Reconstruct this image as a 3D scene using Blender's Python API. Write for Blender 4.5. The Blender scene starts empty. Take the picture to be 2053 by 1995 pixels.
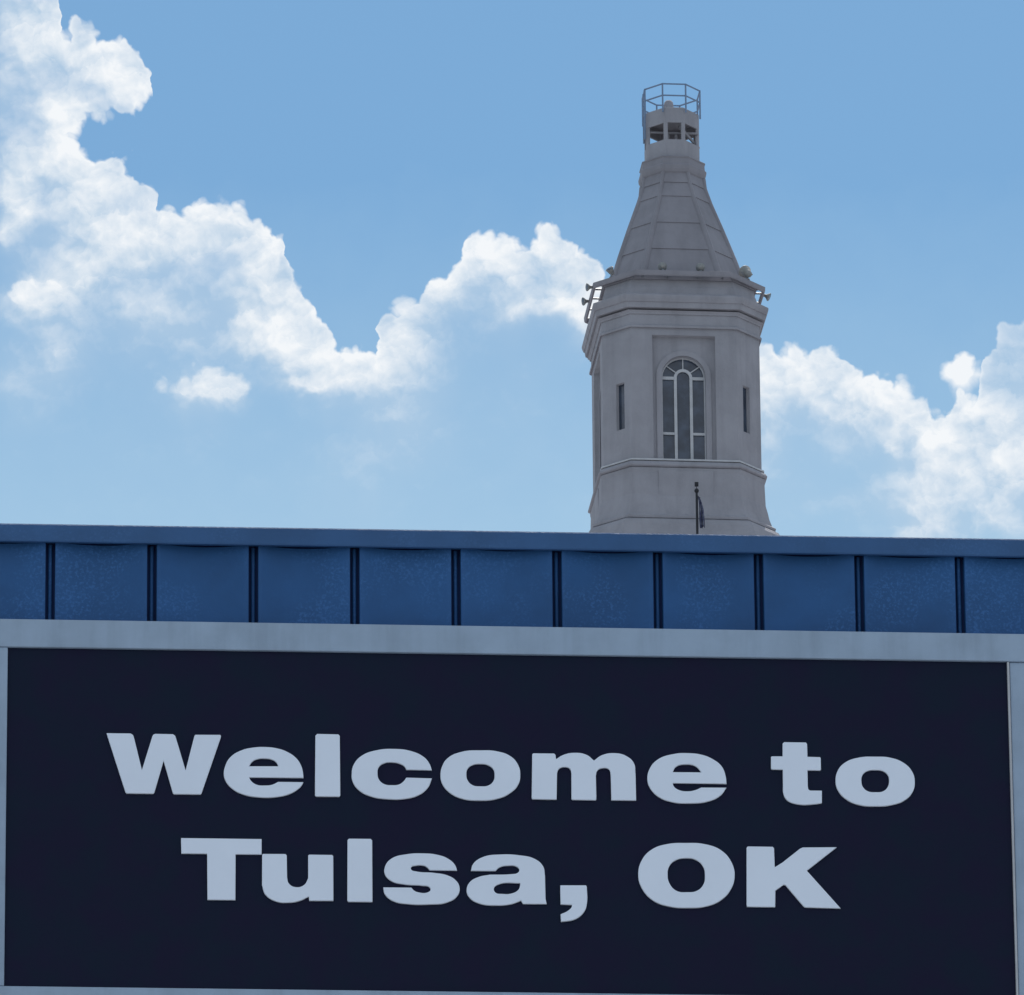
import bpy, bmesh, math, random
from mathutils import Vector, Matrix, noise as mnoise
R = math.radians
random.seed(7)
scene = bpy.context.scene
col = scene.collection

# ------------------------------------------------------------------ camera
W, H = 2053.0, 1995.0          # photograph size, used to measure directions
FPX = 19000.0                  # focal length in photograph pixels
PITCH, ROLL = R(20.5), R(-0.5)
CAMZ = 1.6
cam_d = bpy.data.cameras.new('camera')
cam = bpy.data.objects.new('camera', cam_d)
col.objects.link(cam)
scene.camera = cam
CM = Matrix.Rotation(R(90) + PITCH, 3, 'X') @ Matrix.Rotation(ROLL, 3, 'Z')
CO = Vector((0, 0, CAMZ))
cam.matrix_world = Matrix.Translation(CO) @ CM.to_4x4()
cam_d.sensor_width = 36.0
cam_d.lens = 36.0 * FPX / W
cam_d.clip_start = 0.5
cam_d.clip_end = 20000.0
CMI = CM.inverted()


def ray(px, py):
    return (CM @ Vector(((px - W / 2) / FPX, (H / 2 - py) / FPX, -1))).normalized()


def proj(p):
    q = CMI @ (Vector(p) - CO)
    return W / 2 + FPX * q.x / -q.z, H / 2 - FPX * q.y / -q.z


# ------------------------------------------------------------------ exposure, sun
vs = scene.view_settings
vs.view_transform = 'Standard'
vs.look = 'None'
vs.gamma = 1.0
vs.exposure = 0.0
vs.use_curve_mapping = False
scene.render.engine = 'CYCLES'
scene.cycles.max_bounces = 4
SUN_AZ, SUN_EL = R(4), R(56)       # behind the tower, to the right
sd = bpy.data.lights.new('sun', 'SUN')
sd.energy = 5.0
sd.angle = R(0.53)
sd.color = (1.0, 0.965, 0.92)
sun = bpy.data.objects.new('sun', sd)
col.objects.link(sun)
sdir = Vector((math.sin(SUN_AZ) * math.cos(SUN_EL), math.cos(SUN_AZ) * math.cos(SUN_EL), math.sin(SUN_EL)))
sun.rotation_euler = sdir.to_track_quat('Z', 'Y').to_euler()
sun.location = (0, 0, 60)

# ------------------------------------------------------------------ world: sky with cumulus
world = bpy.data.worlds.new('World')
scene.world = world
world.use_nodes = True
nt = world.node_tree
nt.nodes.clear()


class N:
    """tiny helper for arithmetic node graphs"""
    def __init__(s, nt): s.nt = nt

    def put(s, sock, v):
        if isinstance(v, bpy.types.NodeSocket): s.nt.links.new(v, sock)
        else: sock.default_value = v

    def m(s, op, a, b=None, c=None, clamp=False):
        n = s.nt.nodes.new('ShaderNodeMath'); n.operation = op; n.use_clamp = clamp
        s.put(n.inputs[0], a)
        if b is not None: s.put(n.inputs[1], b)
        if c is not None: s.put(n.inputs[2], c)
        return n.outputs[0]

    def v(s, op, a, b=None, scale=None):
        n = s.nt.nodes.new('ShaderNodeVectorMath'); n.operation = op
        s.put(n.inputs[0], a)
        if b is not None: s.put(n.inputs[1], b)
        if scale is not None: s.put(n.inputs[3], scale)
        return n.outputs['Value'] if op in ('DOT_PRODUCT', 'LENGTH', 'DISTANCE') else n.outputs[0]

    def add(s, a, b): return s.m('ADD', a, b)
    def sub(s, a, b): return s.m('SUBTRACT', a, b)
    def mul(s, a, b): return s.m('MULTIPLY', a, b)

    def xyz(s, x, y, z):
        n = s.nt.nodes.new('ShaderNodeCombineXYZ')
        s.put(n.inputs[0], x); s.put(n.inputs[1], y); s.put(n.inputs[2], z)
        return n.outputs[0]

    def sep(s, v):
        n = s.nt.nodes.new('ShaderNodeSeparateXYZ'); s.put(n.inputs[0], v)
        return n.outputs

    def noise(s, vec, scale, detail=6, rough=0.55, lac=2.0, dist=0.0, color=False):
        n = s.nt.nodes.new('ShaderNodeTexNoise')
        s.put(n.inputs['Vector'], vec)
        n.inputs['Scale'].default_value = scale; n.inputs['Detail'].default_value = detail
        n.inputs['Roughness'].default_value = rough; n.inputs['Lacunarity'].default_value = lac
        n.inputs['Distortion'].default_value = dist
        return n.outputs['Color' if color else 0]

    def voro(s, vec, scale, smooth=0.3):
        n = s.nt.nodes.new('ShaderNodeTexVoronoi'); n.feature = 'F1'
        s.put(n.inputs['Vector'], vec)
        n.inputs['Scale'].default_value = scale
        return n.outputs['Distance']

    def mapr(s, x, a, b, c=0.0, d=1.0, smooth=True):
        n = s.nt.nodes.new('ShaderNodeMapRange')
        n.interpolation_type = 'SMOOTHSTEP' if smooth else 'LINEAR'
        s.put(n.inputs[0], x)
        for i, q in enumerate((a, b, c, d)): s.put(n.inputs[1 + i], q)
        return n.outputs[0]

    def mixc(s, f, a, b):
        n = s.nt.nodes.new('ShaderNodeMix'); n.data_type = 'RGBA'
        s.put(n.inputs[0], f); s.put(n.inputs[6], a); s.put(n.inputs[7], b)
        return n.outputs[2]

    def curve(s, x, pts):
        n = s.nt.nodes.new('ShaderNodeFloatCurve')
        s.put(n.inputs['Value'], x)
        c = n.mapping.curves[0]
        while len(c.points) > 2: c.points.remove(c.points[1])
        c.points[0].location = pts[0]; c.points[-1].location = pts[-1]
        for p in pts[1:-1]: c.points.new(*p)
        for p in c.points: p.handle_type = 'AUTO_CLAMPED'
        n.mapping.update()
        return n.outputs[0]


g = N(nt)
tc = nt.nodes.new('ShaderNodeTexCoord')
dirv = g.v('NORMALIZE', tc.outputs['Generated'])
# a tangent frame of the sky, centred 20.5 degrees above the horizon towards +Y; unit = 0.3 degrees
fx, fy, fz = CM @ Vector((1, 0, 0)), CM @ Vector((0, 1, 0)), CM @ Vector((0, 0, -1))
dF = g.m('MAXIMUM', g.v('DOT_PRODUCT', dirv, tuple(fz)), 0.05)
X = g.add(g.mul(g.m('DIVIDE', g.v('DOT_PRODUCT', dirv, tuple(fx)), dF), FPX / 100), W / 200)
Y = g.sub(H / 200, g.mul(g.m('DIVIDE', g.v('DOT_PRODUCT', dirv, tuple(fy)), dF), FPX / 100))
P = g.xyz(X, Y, 0.0)
# turbulence of the outlines
wv = g.v('SUBTRACT', g.noise(P, 1.0, 4, 0.52, color=True), (0.5, 0.5, 0.5))
Pw = g.v('ADD', P, g.v('SCALE', wv, scale=0.48))
fine = g.v('SUBTRACT', g.noise(Pw, 4.0, 4, 0.55, color=True), (0.5, 0.5, 0.5))
Pf = g.v('ADD', Pw, g.v('SCALE', fine, scale=0.09))
so = g.sep(Pf)
puff1 = g.sub(0.42, g.voro(Pf, 1.9, 0.25))
puff2 = g.sub(0.42, g.voro(Pf, 5.2, 0.2))
puff = g.add(g.mul(puff1, 0.34), g.mul(puff2, 0.13))
sky_pts = [(0, -1), (0.6, -1), (1.15, -0.4), (1.25, .55), (1.6, .35), (1.9, .6), (2.3, .72), (2.7, .88), (2.95, 1.2), (3.05, 1.7),
           (3.12, 3.4), (3.14, 3.95), (3.6, 3.97), (4.0, 3.9), (4.25, 3.83), (4.7, 4.05), (5.0, 4.08), (5.5, 4.39), (5.75, 4.65), (5.82, 5.3),
           (6.2, 5.9), (6.47, 6.4), (6.93, 6.84), (7.2, 6.86), (7.55, 6.97), (7.64, 6.4), (7.75, 6.1), (8.15, 5.9),
           (8.43, 5.79), (8.6, 5.57), (9.1, 5.32), (9.4, 4.82), (9.6, 4.57), (10.15, 4.64), (10.36, 4.77), (10.93, 4.43),
           (11.47, 4.71), (11.93, 5.1), (12.2, 5.5), (13.5, 6.3), (15.26, 6.9), (15.7, 6.98), (16.1, 6.8), (16.7, 6.85),
           (17.0, 7.13), (17.55, 7.4), (17.84, 7.6), (18.2, 7.64), (18.5, 7.87), (18.74, 8.24), (19.0, 8.2), (19.2, 7.85), (19.4, 7.8),
           (19.6, 7.8), (19.72, 7.25), (19.85, 6.96), (20.02, 6.65), (20.25, 6.42), (20.53, 6.27), (23, 5.4)]
cpts = [((x + 3) / 26.0, (y + 2) / 12.0) for x, y in [(-3, -1)] + sky_pts]
ytop = g.sub(g.mul(g.curve(g.m('DIVIDE', g.add(so[0], 3.0), 26.0), cpts), 12.0), 2.0)
d = g.mul(g.sub(so[1], ytop), 0.75)
# the bites of clear sky: under the overhanging head, and between the small clouds
for (cx, cy, rx, ry) in ((2.62, 2.68, 0.80, 0.42), (3.1, 2.9, .6, .85)):
    q = g.v('LENGTH', g.v('MULTIPLY', g.v('SUBTRACT', g.xyz(so[0], so[1], 0.0), (cx, cy, 0)), (1 / rx, 1 / ry, 0)))
    d = g.m('MINIMUM', d, g.mul(g.sub(q, 1.0), min(rx, ry)))
d = g.add(d, puff)
edge = g.mapr(d, -0.01, 0.11)
rim = g.m('EXPONENT', g.mul(g.m('MAXIMUM', d, 0.0), -2.3))
# thickness: heaps of cloud, each a soft mound
heaps = [(0.3, 0.2, 1.0, .6, .9), (.9, .9, .6, .7, .6), (1.25, .2, .3, .5, .4), (2.1, 1.15, .85, .55, 1.0), (2.7, 1.7, .55, .55, 1.1), (1.35, 2.3, .6, .6, .75), (.4, 1.7, 1.3, 1.3, .6),
         (1.5, 3.1, .7, .55, 1.1), (.3, 4.15, .38, .7, 1.4), (1.6, 4.2, 1.1, .75, 1.0), (2.6, 3.6, .65, .6, .75), (.5, 3.3, .6, .35, .7),
         (2.6, 5.0, 1.1, .4, 1.1), (3.9, 4.5, .9, .6, .85), (4.8, 4.55, .8, .55, .9), (5.5, 5.0, .4, .7, .9),
         (5.3, 6.0, .7, .8, .85), (5.9, 6.6, .9, .6, 1.2), (6.8, 7.15, 1.0, .45, 1.1), (5.95, 7.66, .5, .13, 1.0), (6.7, 7.6, .9, .4, .4),
         (7.7, 7.25, .9, .5, .95), (8.2, 6.4, .6, .6, .75), (8.9, 5.7, .55, .55, .75), (9.8, 4.9, .65, .45, 1.0), (9.9, 5.6, 1.1, .6, .55), (11.0, 4.85, .8, .5, 1.1),
         (11.6, 5.7, .8, .5, 1.25), (10.8, 6.15, 1.5, .28, .5), (12.2, 6.5, .5, .6, .9), (1.25, 6.6, .5, .9, .6), (.6, 7.5, .9, .8, .42), (1.6, 5.6, .4, .5, .4),
         (2.9, 5.9, 1.7, .8, .62), (3.7, 6.6, 1.4, .6, .34), (5.1, 6.8, .8, .55, .5), (8.1, 8.2, .9, .9, .42), (7.6, 9.2, .7, .35, .12), 
         (15.7, 7.4, .9, .75, 1.2), (15.3, 8.5, .35, .8, .9), (16.9, 7.5, .8, .45, 1.1), (17.9, 8.1, .65, .4, 1.2), (16.8, 8.4, .5, .45, .7), (17.3, 8.5, .9, .6, .35),
         (18.7, 8.75, .45, .45, 1.1), (17.95, 8.8, .16, .4, .8), (18.5, 9.7, .8, .6, .75), (19.5, 9.5, 1.0, .9, .62), (20.4, 9.1, .7, .8, 1.1), (19.4, 8.8, .8, .6, .6),
         (19.3, 7.4, .35, .5, 1.1), (19.6, 8.3, .8, .5, .75), (20.4, 7.4, .7, .8, .5), (18.5, 10.6, .6, .5, 1.2),
         (17.2, 10.1, .9, .35, .3), (20.2, 10.3, .9, .5, .55), (1.2, 5.4, 1.0, .5, .4), (4.2, 7.9, .55, .32, 1.2), (4.0, 8.4, .4, .35, .4), (.62, 5.95, .6, .38, 1.0)]
T = None
Ps = g.v('ADD', P, g.v('SCALE', wv, scale=1.1))
for (cx, cy, rx, ry, amp) in heaps:
    q = g.v('MULTIPLY', g.v('SUBTRACT', Ps, (cx, cy, 0)), (1 / rx, 1 / ry, 0))
    e = g.mul(g.m('EXPONENT', g.mul(g.v('DOT_PRODUCT', q, q), -1.0)), amp)
    T = e if T is None else g.add(T, e)
bil = g.noise(Pf, 1.0, 4, 0.5)
T = g.mul(T, g.mapr(bil, 0.25, 0.75, 0.62, 1.35, False))
T = g.add(g.mul(T, 0.9), g.mul(rim, 0.34))
broad = g.noise(P, 0.45, 3, 0.5)
dpos = g.m('MAXIMUM', d, 0.0)
body = g.mul(g.m('EXPONENT', g.mul(dpos, -0.42)), g.mapr(broad, 0.3, 0.7, 0.22, 0.85, False))
A1 = g.sub(1.0, g.mul(g.sub(1.0, g.mapr(T, 0.0, 1.0, 0.0, 0.97, False)), g.sub(1.0, g.mul(body, 0.62))))
A1 = g.mul(edge, A1)
# detached small clouds with their own crisp upper edge
small = None
for (cx, cy, rx, ry, soft) in ((.66, 5.98, .85, .5, .4), (4.22, 7.9, .95, .62, .5), (19.32, 7.55, .36, .46, .3)):
    q = g.v('SUBTRACT', g.xyz(so[0], so[1], 0.0), (cx, cy, 0))
    r_ = g.v('LENGTH', g.v('MULTIPLY', q, (1 / rx, 1 / ry, 0)))
    dd = g.add(g.mul(g.sub(1.12, r_), 0.4), g.mul(puff, .8))
    w_ = g.mapr(g.sep(q)[1], -0.1, 0.45, 0.12, 0.75)
    sm_ = g.mul(g.m('DIVIDE', g.m('MAXIMUM', dd, 0.0), w_, clamp=True), 0.95)
    small = sm_ if small is None else g.m('MAXIMUM', small, sm_)
A1 = g.m('MAXIMUM', A1, small)
# thin milky veil below the bank, thicker towards the horizon
veil = g.mapr(g.add(Y, g.mul(g.sub(bil, .5), 1.5)), 3.5, 11.5, 0.0, 0.55, False)
# the rest of the sky: unseen broken cumulus, its cover raised for more ambient light
gx = g.noise(g.v('MULTIPLY', dirv, (1, 1, 1.6)), 3.2, 6, 0.56)
A2 = g.mapr(gx, 0.42, 0.56, 0.0, 0.92)
inwin = g.mul(g.mul(g.mapr(X, -9.0, -1.5), g.mapr(X, 31.0, 23.0)), g.mul(g.mapr(Y, -9.0, -1.0), g.mapr(Y, 24.0, 13.0)))
inwin = g.mul(inwin, g.m('GREATER_THAN', g.v('DOT_PRODUCT', dirv, tuple(fz)), 0.5))
above = g.noise(g.v('ADD', Pf, (0.06, -0.34, 0.0)), 1.0, 4, 0.5)
Pv = g.v('ADD', Pf, g.v('SCALE', fine, scale=0.35))
vn = nt.nodes.new('ShaderNodeTexVoronoi'); vn.feature = 'F1'
g.put(vn.inputs['Vector'], Pv); vn.inputs['Scale'].default_value = 1.25
lobe = g.sep(g.v('SUBTRACT', vn.outputs['Position'], Pv))[1]
vn2 = nt.nodes.new('ShaderNodeTexVoronoi'); vn2.feature = 'F1'
g.put(vn2.inputs['Vector'], Pv); vn2.inputs['Scale'].default_value = 3.4
lobe = g.add(g.mul(lobe, 0.16), g.mul(g.sep(g.v('SUBTRACT', vn2.outputs['Position'], Pv))[1], 0.26))
sm1 = g.noise(Pf, 2.6, 4, 0.55); sm2 = g.noise(g.v('ADD', Pf, (0.03, -0.13, 0.0)), 2.6, 4, 0.55)
lobe = g.add(lobe, g.mul(g.sub(sm1, sm2), 0.9))
cb = g.m('ADD', g.add(g.add(g.mul(T, 0.48), g.mul(small, .35)), g.mul(g.sub(bil, above), 1.5)), g.add(g.mul(rim, .48), g.sub(lobe, 0.10)), clamp=True)
ccol = g.mixc(cb, (0.49, 0.635, 0.79, 1), (0.92, 0.945, 0.97, 1))

sky = nt.nodes.new('ShaderNodeTexSky')
sky.sky_type = 'NISHITA'
sky.sun_disc = False
sky.sun_elevation = SUN_EL
sky.sun_rotation = SUN_AZ
sky.altitude = 200
sky.air_density = 1.0
sky.dust_density = 0.3
sky.ozone_density = 1.0
tint = nt.nodes.new('ShaderNodeMix'); tint.data_type = 'RGBA'; tint.blend_type = 'MULTIPLY'
tint.inputs[0].default_value = 1.0
nt.links.new(sky.outputs[0], tint.inputs[6]); tint.inputs[7].default_value = (1, 1, 1, 1)
SKYTINT = tint.inputs[7]
SKYTINT.default_value = (.81, 1.09, 1.13, 1)
bgs = nt.nodes.new('ShaderNodeBackground'); nt.links.new(tint.outputs[2], bgs.inputs[0]); bgs.inputs[1].default_value = 0.092
bgv = nt.nodes.new('ShaderNodeBackground'); bgv.inputs[0].default_value = (0.50, 0.70, 0.83, 1); bgv.inputs[1].default_value = 1.0
bgc = nt.nodes.new('ShaderNodeBackground'); nt.links.new(ccol, bgc.inputs[0]); bgc.inputs[1].default_value = 1.0


def mixs(f, a, b):
    n = nt.nodes.new('ShaderNodeMixShader')
    g.put(n.inputs[0], f); nt.links.new(a, n.inputs[1]); nt.links.new(b, n.inputs[2])
    return n.outputs[0]


bgr = nt.nodes.new('ShaderNodeBackground'); bgr.inputs[0].default_value = (0.76, 0.82, 0.90, 1); bgr.inputs[1].default_value = 1.0
here = mixs(A1, mixs(veil, bgs.outputs[0], bgv.outputs[0]), bgc.outputs[0])
rest = mixs(A2, mixs(0.16, bgs.outputs[0], bgv.outputs[0]), bgr.outputs[0])
wo = nt.nodes.new('ShaderNodeOutputWorld'); nt.links.new(mixs(inwin, rest, here), wo.inputs[0])
world.cycles.sampling_method = 'MANUAL'
world.cycles.sample_map_resolution = 512


# ------------------------------------------------------------------ materials
def material(name, base, rough=0.6, spec=0.3, metallic=0.0, var=0.0, vscale=3.0, bump=0.0, bscale=30.0, streak=0.0, base2=None, speck=0.0):
    m = bpy.data.materials.new(name); m.use_nodes = True
    t = m.node_tree; b = t.nodes['Principled BSDF']; h = N(t)
    b.inputs['Roughness'].default_value = rough
    b.inputs['Specular IOR Level'].default_value = spec
    b.inputs['Metallic'].default_value = metallic
    c = t.nodes.new('ShaderNodeTexCoord')
    geo = t.nodes.new('ShaderNodeNewGeometry')
    pos = geo.outputs['Position']
    if var or streak or base2:
        b2 = base2 or tuple(x * (1 - var) for x in base)
        n1 = h.noise(pos, vscale, 5, 0.6)
        f = h.mapr(n1, 0.3, 0.7)
        if streak:
            sp = h.v('MULTIPLY', pos, (1, 1, 0.08))
            n2 = h.noise(sp, streak, 5, 0.6)
            f = h.m('ADD', h.mul(f, 0.55), h.mul(h.mapr(n2, .4, .7), 0.5), clamp=True)
        cc = h.mixc(f, (*base, 1), (*b2, 1))
        if speck:
            sp1 = h.mapr(h.noise(pos, 80, 3, .6), .45, .75)
            patch = h.mapr(h.noise(pos, 3.3, 3, .5), .42, .62)
            cc = h.mixc(h.mul(h.mul(sp1, patch), speck), cc, (*[min(1, x * 1.7 + .03) for x in base], 1))
        t.links.new(cc, b.inputs['Base Color'])
    else:
        b.inputs['Base Color'].default_value = (*base, 1)
    if bump:
        bn = t.nodes.new('ShaderNodeBump'); bn.inputs['Strength'].default_value = 1.0; bn.inputs['Distance'].default_value = bump
        t.links.new(h.noise(pos, bscale, 6, 0.6), bn.inputs['Height'])
        t.links.new(bn.outputs[0], b.inputs['Normal'])
    return m


M = {}
M['stucco'] = material('painted_stucco', (.35, .34, .37), .85, .2, var=.22, vscale=.9, bump=.02, bscale=6, streak=2.2)
M['roofing'] = material('painted_roof_sheet', (.28, .268, .295), .7, .3, var=.20, vscale=1.3, bump=.01, bscale=5, streak=2.0)
M['trim'] = material('window_paint', (.52, .52, .54), .5, .4, var=.15, vscale=4)
M['glass'] = material('window_glass', (.06, .08, .12), .15, .6, var=.5, vscale=2.0)
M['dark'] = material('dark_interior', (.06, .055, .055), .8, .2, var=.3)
M['steel'] = material('galvanised_steel', (.22, .23, .25), .5, .5, var=.2, vscale=5)
M['rail'] = material('railing_sky_halation', (.17, .24, .36), .5, .4, var=.1)  # grey steel; blue halation of the bright sky is put into its base colour
M['lamp'] = material('floodlight_housing', (.30, .30, .29), .6, .3, var=.3, vscale=6)
M['pole'] = material('black_paint', (.012, .012, .018), .5, .4, var=.2)
M['flag'] = material('dark_flag_cloth', (.03, .035, .09), .9, .1, base2=(.16, .17, .22), vscale=9)
M['blue'] = material('blue_painted_metal', (.022, .103, .275), .55, .35, var=.22, vscale=2.2, bump=.0012, bscale=110, streak=0, speck=.5)
M['bluecap'] = material('blue_coping_metal', (.036, .11, .26), .5, .35, var=.18, vscale=3.0, bump=.0008, bscale=90, speck=.22)
M['blueback'] = material('blue_backing_metal', (.015, .035, .12), .7, .2, var=.1)
M['alu'] = material('silver_frame_metal', (.34, .43, .55), .5, .4, metallic=.0, var=.22, vscale=5, bump=.0006, bscale=220, streak=10)
M['navy'] = material('navy_sign_face', (.005, .0115, .029), .6, .14, base2=(.0085, .0078, .030), vscale=5)
M['white'] = material('white_letter_acrylic', (.80, .85, .95), .45, .3, var=.03, vscale=3)
M['brick'] = material('painted_wall', (.30, .29, .27), .85, .2, var=.15, vscale=1.2, bump=.004, bscale=20)
M['ground'] = material('pavement', (.295, .315, .335), .9, .2, var=.25, vscale=.05)


# ------------------------------------------------------------------ object helpers
def tag(o, label=None, cat=None, group=None, kind=None):
    if label: o['label'] = label
    if cat: o['category'] = cat
    if group: o['group'] = group
    if kind: o['kind'] = kind
    return o


def empty(name, loc=(0, 0, 0), rz=0.0):
    o = bpy.data.objects.new(name, None)
    o.empty_display_size = 0.3
    o.location = loc; o.rotation_euler = (0, 0, rz)
    col.objects.link(o)
    return o


def link(name, me, mat, parent=None, mw=None, bevel=0.0, seg=2):
    if mat is not None and not me.materials: me.materials.append(mat)
    o = bpy.data.objects.new(name, me)
    col.objects.link(o)
    if parent is not None: o.parent = parent
    if mw is not None: o.matrix_local = mw
    if bevel:
        b = o.modifiers.new('bevel', 'BEVEL'); b.width = bevel; b.segments = seg; b.limit_method = 'ANGLE'; b.angle_limit = R(25)
    return o


def mesh_of(bm, name='mesh', smooth=False):
    bmesh.ops.recalc_face_normals(bm, faces=bm.faces)
    me = bpy.data.meshes.new(name)
    bm.to_mesh(me); bm.free()
    if smooth:
        me.polygons.foreach_set('use_smooth', [True] * len(me.polygons))
    return me


def box_bm(bm, x0, x1, y0, y1, z0, z1):
    v = [bm.verts.new((x, y, z)) for x in (x0, x1) for y in (y0, y1) for z in (z0, z1)]
    for f in ((0, 1, 3, 2), (4, 6, 7, 5), (0, 4, 5, 1), (2, 3, 7, 6), (0, 2, 6, 4), (1, 5, 7, 3)):
        bm.faces.new([v[i] for i in f])
    return v


def box(name, x0, x1, y0, y1, z0, z1, mat, parent=None, bevel=0.0):
    bm = bmesh.new(); box_bm(bm, x0, x1, y0, y1, z0, z1)
    return link(name, mesh_of(bm), mat, parent, bevel=bevel)


def tube_bm(bm, p, q, r, n=10, r2=None):
    p, q = Vector(p), Vector(q)
    z = (q - p).normalized()
    x = z.orthogonal().normalized(); y = z.cross(x)
    r2 = r if r2 is None else r2
    a = [bm.verts.new(p + (x * math.cos(t) + y * math.sin(t)) * r) for t in [2 * math.pi * i / n for i in range(n)]]
    b = [bm.verts.new(q + (x * math.cos(t) + y * math.sin(t)) * r2) for t in [2 * math.pi * i / n for i in range(n)]]
    for i in range(n):
        bm.faces.new((a[i], a[(i + 1) % n], b[(i + 1) % n], b[i]))
    bm.faces.new(a[::-1]); bm.faces.new(b)


def tube(name, p, q, r, mat, parent=None, n=10, r2=None):
    bm = bmesh.new(); tube_bm(bm, p, q, r, n, r2)
    return link(name, mesh_of(bm), mat, parent)


def lathe(name, prof, mat, parent=None, n=20, mw=None, smooth=True):
    bm = bmesh.new(); rings = []
    for (r, z) in prof:
        if r < 1e-5: rings.append([bm.verts.new((0, 0, z))])
        else: rings.append([bm.verts.new((r * math.cos(2 * math.pi * i / n), r * math.sin(2 * math.pi * i / n), z)) for i in range(n)])
    for a, b in zip(rings, rings[1:]):
        for i in range(n):
            j = (i + 1) % n
            if len(a) == 1 and len(b) == 1: continue
            if len(a) == 1: bm.faces.new((a[0], b[j], b[i]))
            elif len(b) == 1: bm.faces.new((a[i], a[j], b[0]))
            else: bm.faces.new((a[i], a[j], b[j], b[i]))
    return link(name, mesh_of(bm, smooth=smooth), mat, parent, mw)


def plate(name, outlines, thick, mat, parent=None, mw=None, bevel=0.0, res=8):
    """flat shape with holes, extruded; outlines = list of [(x, y, smooth)]; front at local z = 0, back at -thick"""
    cu = bpy.data.curves.new('outline', 'CURVE'); cu.dimensions = '2D'; cu.fill_mode = 'BOTH'
    cu.resolution_u = res
    cu.extrude = max(thick / 2 - bevel, 1e-5); cu.bevel_depth = bevel; cu.bevel_resolution = 2 if bevel else 0
    cu.offset = -bevel
    for ol in outlines:
        sp = cu.splines.new('BEZIER'); sp.use_cyclic_u = True
        sp.bezier_points.add(len(ol) - 1)
        for bp, p in zip(sp.bezier_points, ol):
            bp.co = (p[0], p[1], 0)
            ty = 'AUTO' if (len(p) > 2 and p[2]) else 'VECTOR'
            bp.handle_left_type = ty; bp.handle_right_type = ty
    tmp = bpy.data.objects.new('tmp_outline', cu); col.objects.link(tmp)
    dg = bpy.context.evaluated_depsgraph_get(); dg.update()
    me = bpy.data.meshes.new_from_object(tmp.evaluated_get(dg))
    bpy.data.objects.remove(tmp); bpy.data.curves.remove(cu)
    me.transform(Matrix.Translation((0, 0, -thick / 2)))
    bm = bmesh.new(); bm.from_mesh(me); bmesh.ops.remove_doubles(bm, verts=bm.verts, dist=1e-5); bm.to_mesh(me); bm.free()
    me.materials.clear()
    return link(name, me, mat, parent, mw)


# ------------------------------------------------------------------ ground
bm = bmesh.new()
vs_ = [bm.verts.new((9000 * math.cos(2 * math.pi * i / 64), 9000 * math.sin(2 * math.pi * i / 64), 0)) for i in range(64)]
bm.faces.new(vs_)
tag(link('ground', mesh_of(bm), M['ground']), kind='structure')

# ------------------------------------------------------------------ low building with the blue metal parapet
PSI = R(4.0)
FD = 40.0
FO = Vector((0, FD, 0))
XH = Vector((math.cos(PSI), math.sin(PSI), 0)); YH = Vector((-math.sin(PSI), math.cos(PSI), 0))


def fac(px, py, off=0.0):
    """photograph direction -> (x, z) on the facade plane standing off metres in front of the parapet"""
    r = ray(px, py)
    t = ((FO - YH * off - CO).dot(YH)) / r.dot(YH)
    p = CO + r * t - FO
    return p.dot(XH), p.z


store = empty('low_building', FO, PSI)
tag(store, 'low building whose blue ribbed metal parapet runs across above the sign', 'building')
OFF_FRAME, OFF_FACE = 0.13, 0.112
z_top = fac(1026, 1063, .035)[1]
z_cb = fac(1026, 1100, .035)[1]
z_pb = fac(1026, 1262, 0)[1]
z_fr_top = fac(1026, 1255.5, OFF_FRAME)[1]
z_fr_in = fac(1026, 1311, OFF_FRAME)[1]
z_bot_in = fac(1026, 1989, OFF_FRAME)[1]
x_in_l = fac(12.0, 1640, OFF_FRAME)[0]
x_in_r = fac(2028.5, 1660, OFF_FRAME)[0]
ribs = [100.6, 304, 507, 710.6, 913.5, 1117, 1320.6, 1523, 1724.5, 1925]
rx = [fac(p, 1180, 0)[0] for p in ribs]
sp_ = (rx[-1] - rx[0]) / 9
x0r = rx[0]
NB0, NB1 = -5, 15
gw = 0.0242                                     # half width of the groove round a rib
xl, xr_ = x0r + sp_ * NB0, x0r + sp_ * NB1
box('wall', xl, xr_, .075, 14, 0, z_top - .05, M['brick'], store)
box('wall', xl, xr_, .0595, .073, z_pb - .6, z_cb + .03, M['blueback'], store)
zb, zt = z_pb - .35, z_cb + .012


def pan_mesh(seed):
    bm = bmesh.new(); w = sp_ / 2 - gw; nx, nz = 22, 14
    g_ = []
    rnd = random.Random(seed); ph = rnd.uniform(0, 50); bow = rnd.uniform(.034, .044)
    for j in range(nz + 1):
        row = []
        for i in range(nx + 1):
            u = -1 + 2 * i / nx; z = zb + (zt - zb) * j / nz
            yy = bow * (1 - u * u) * (0.55 + .45 * j / nz)
            yy += .0022 * mnoise.noise(Vector((u * 1.3 + ph, z * 4, ph))) * (1 - u ** 4)
            row.append(bm.verts.new((u * w, yy, z)))
        g_.append(row)
    for j in range(nz):
        for i in range(nx):
            bm.faces.new((g_[j][i], g_[j][i + 1], g_[j + 1][i + 1], g_[j + 1][i]))
    # rolled edge and flange turned back into the groove
    for side, sgn in ((0, -1), (nx, 1)):
        prev = [g_[j][side] for j in range(nz + 1)]
        for dx, dy in ((.0018, .0012), (.0028, .004), (.0028, .06)):
            cur = [bm.verts.new((sgn * (w + dx), dy, g_[j][side].co.z)) for j in range(nz + 1)]
            for j in range(nz): bm.faces.new((prev[j], cur[j], cur[j + 1], prev[j + 1]))
            prev = cur
    return mesh_of(bm, smooth=True)


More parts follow.
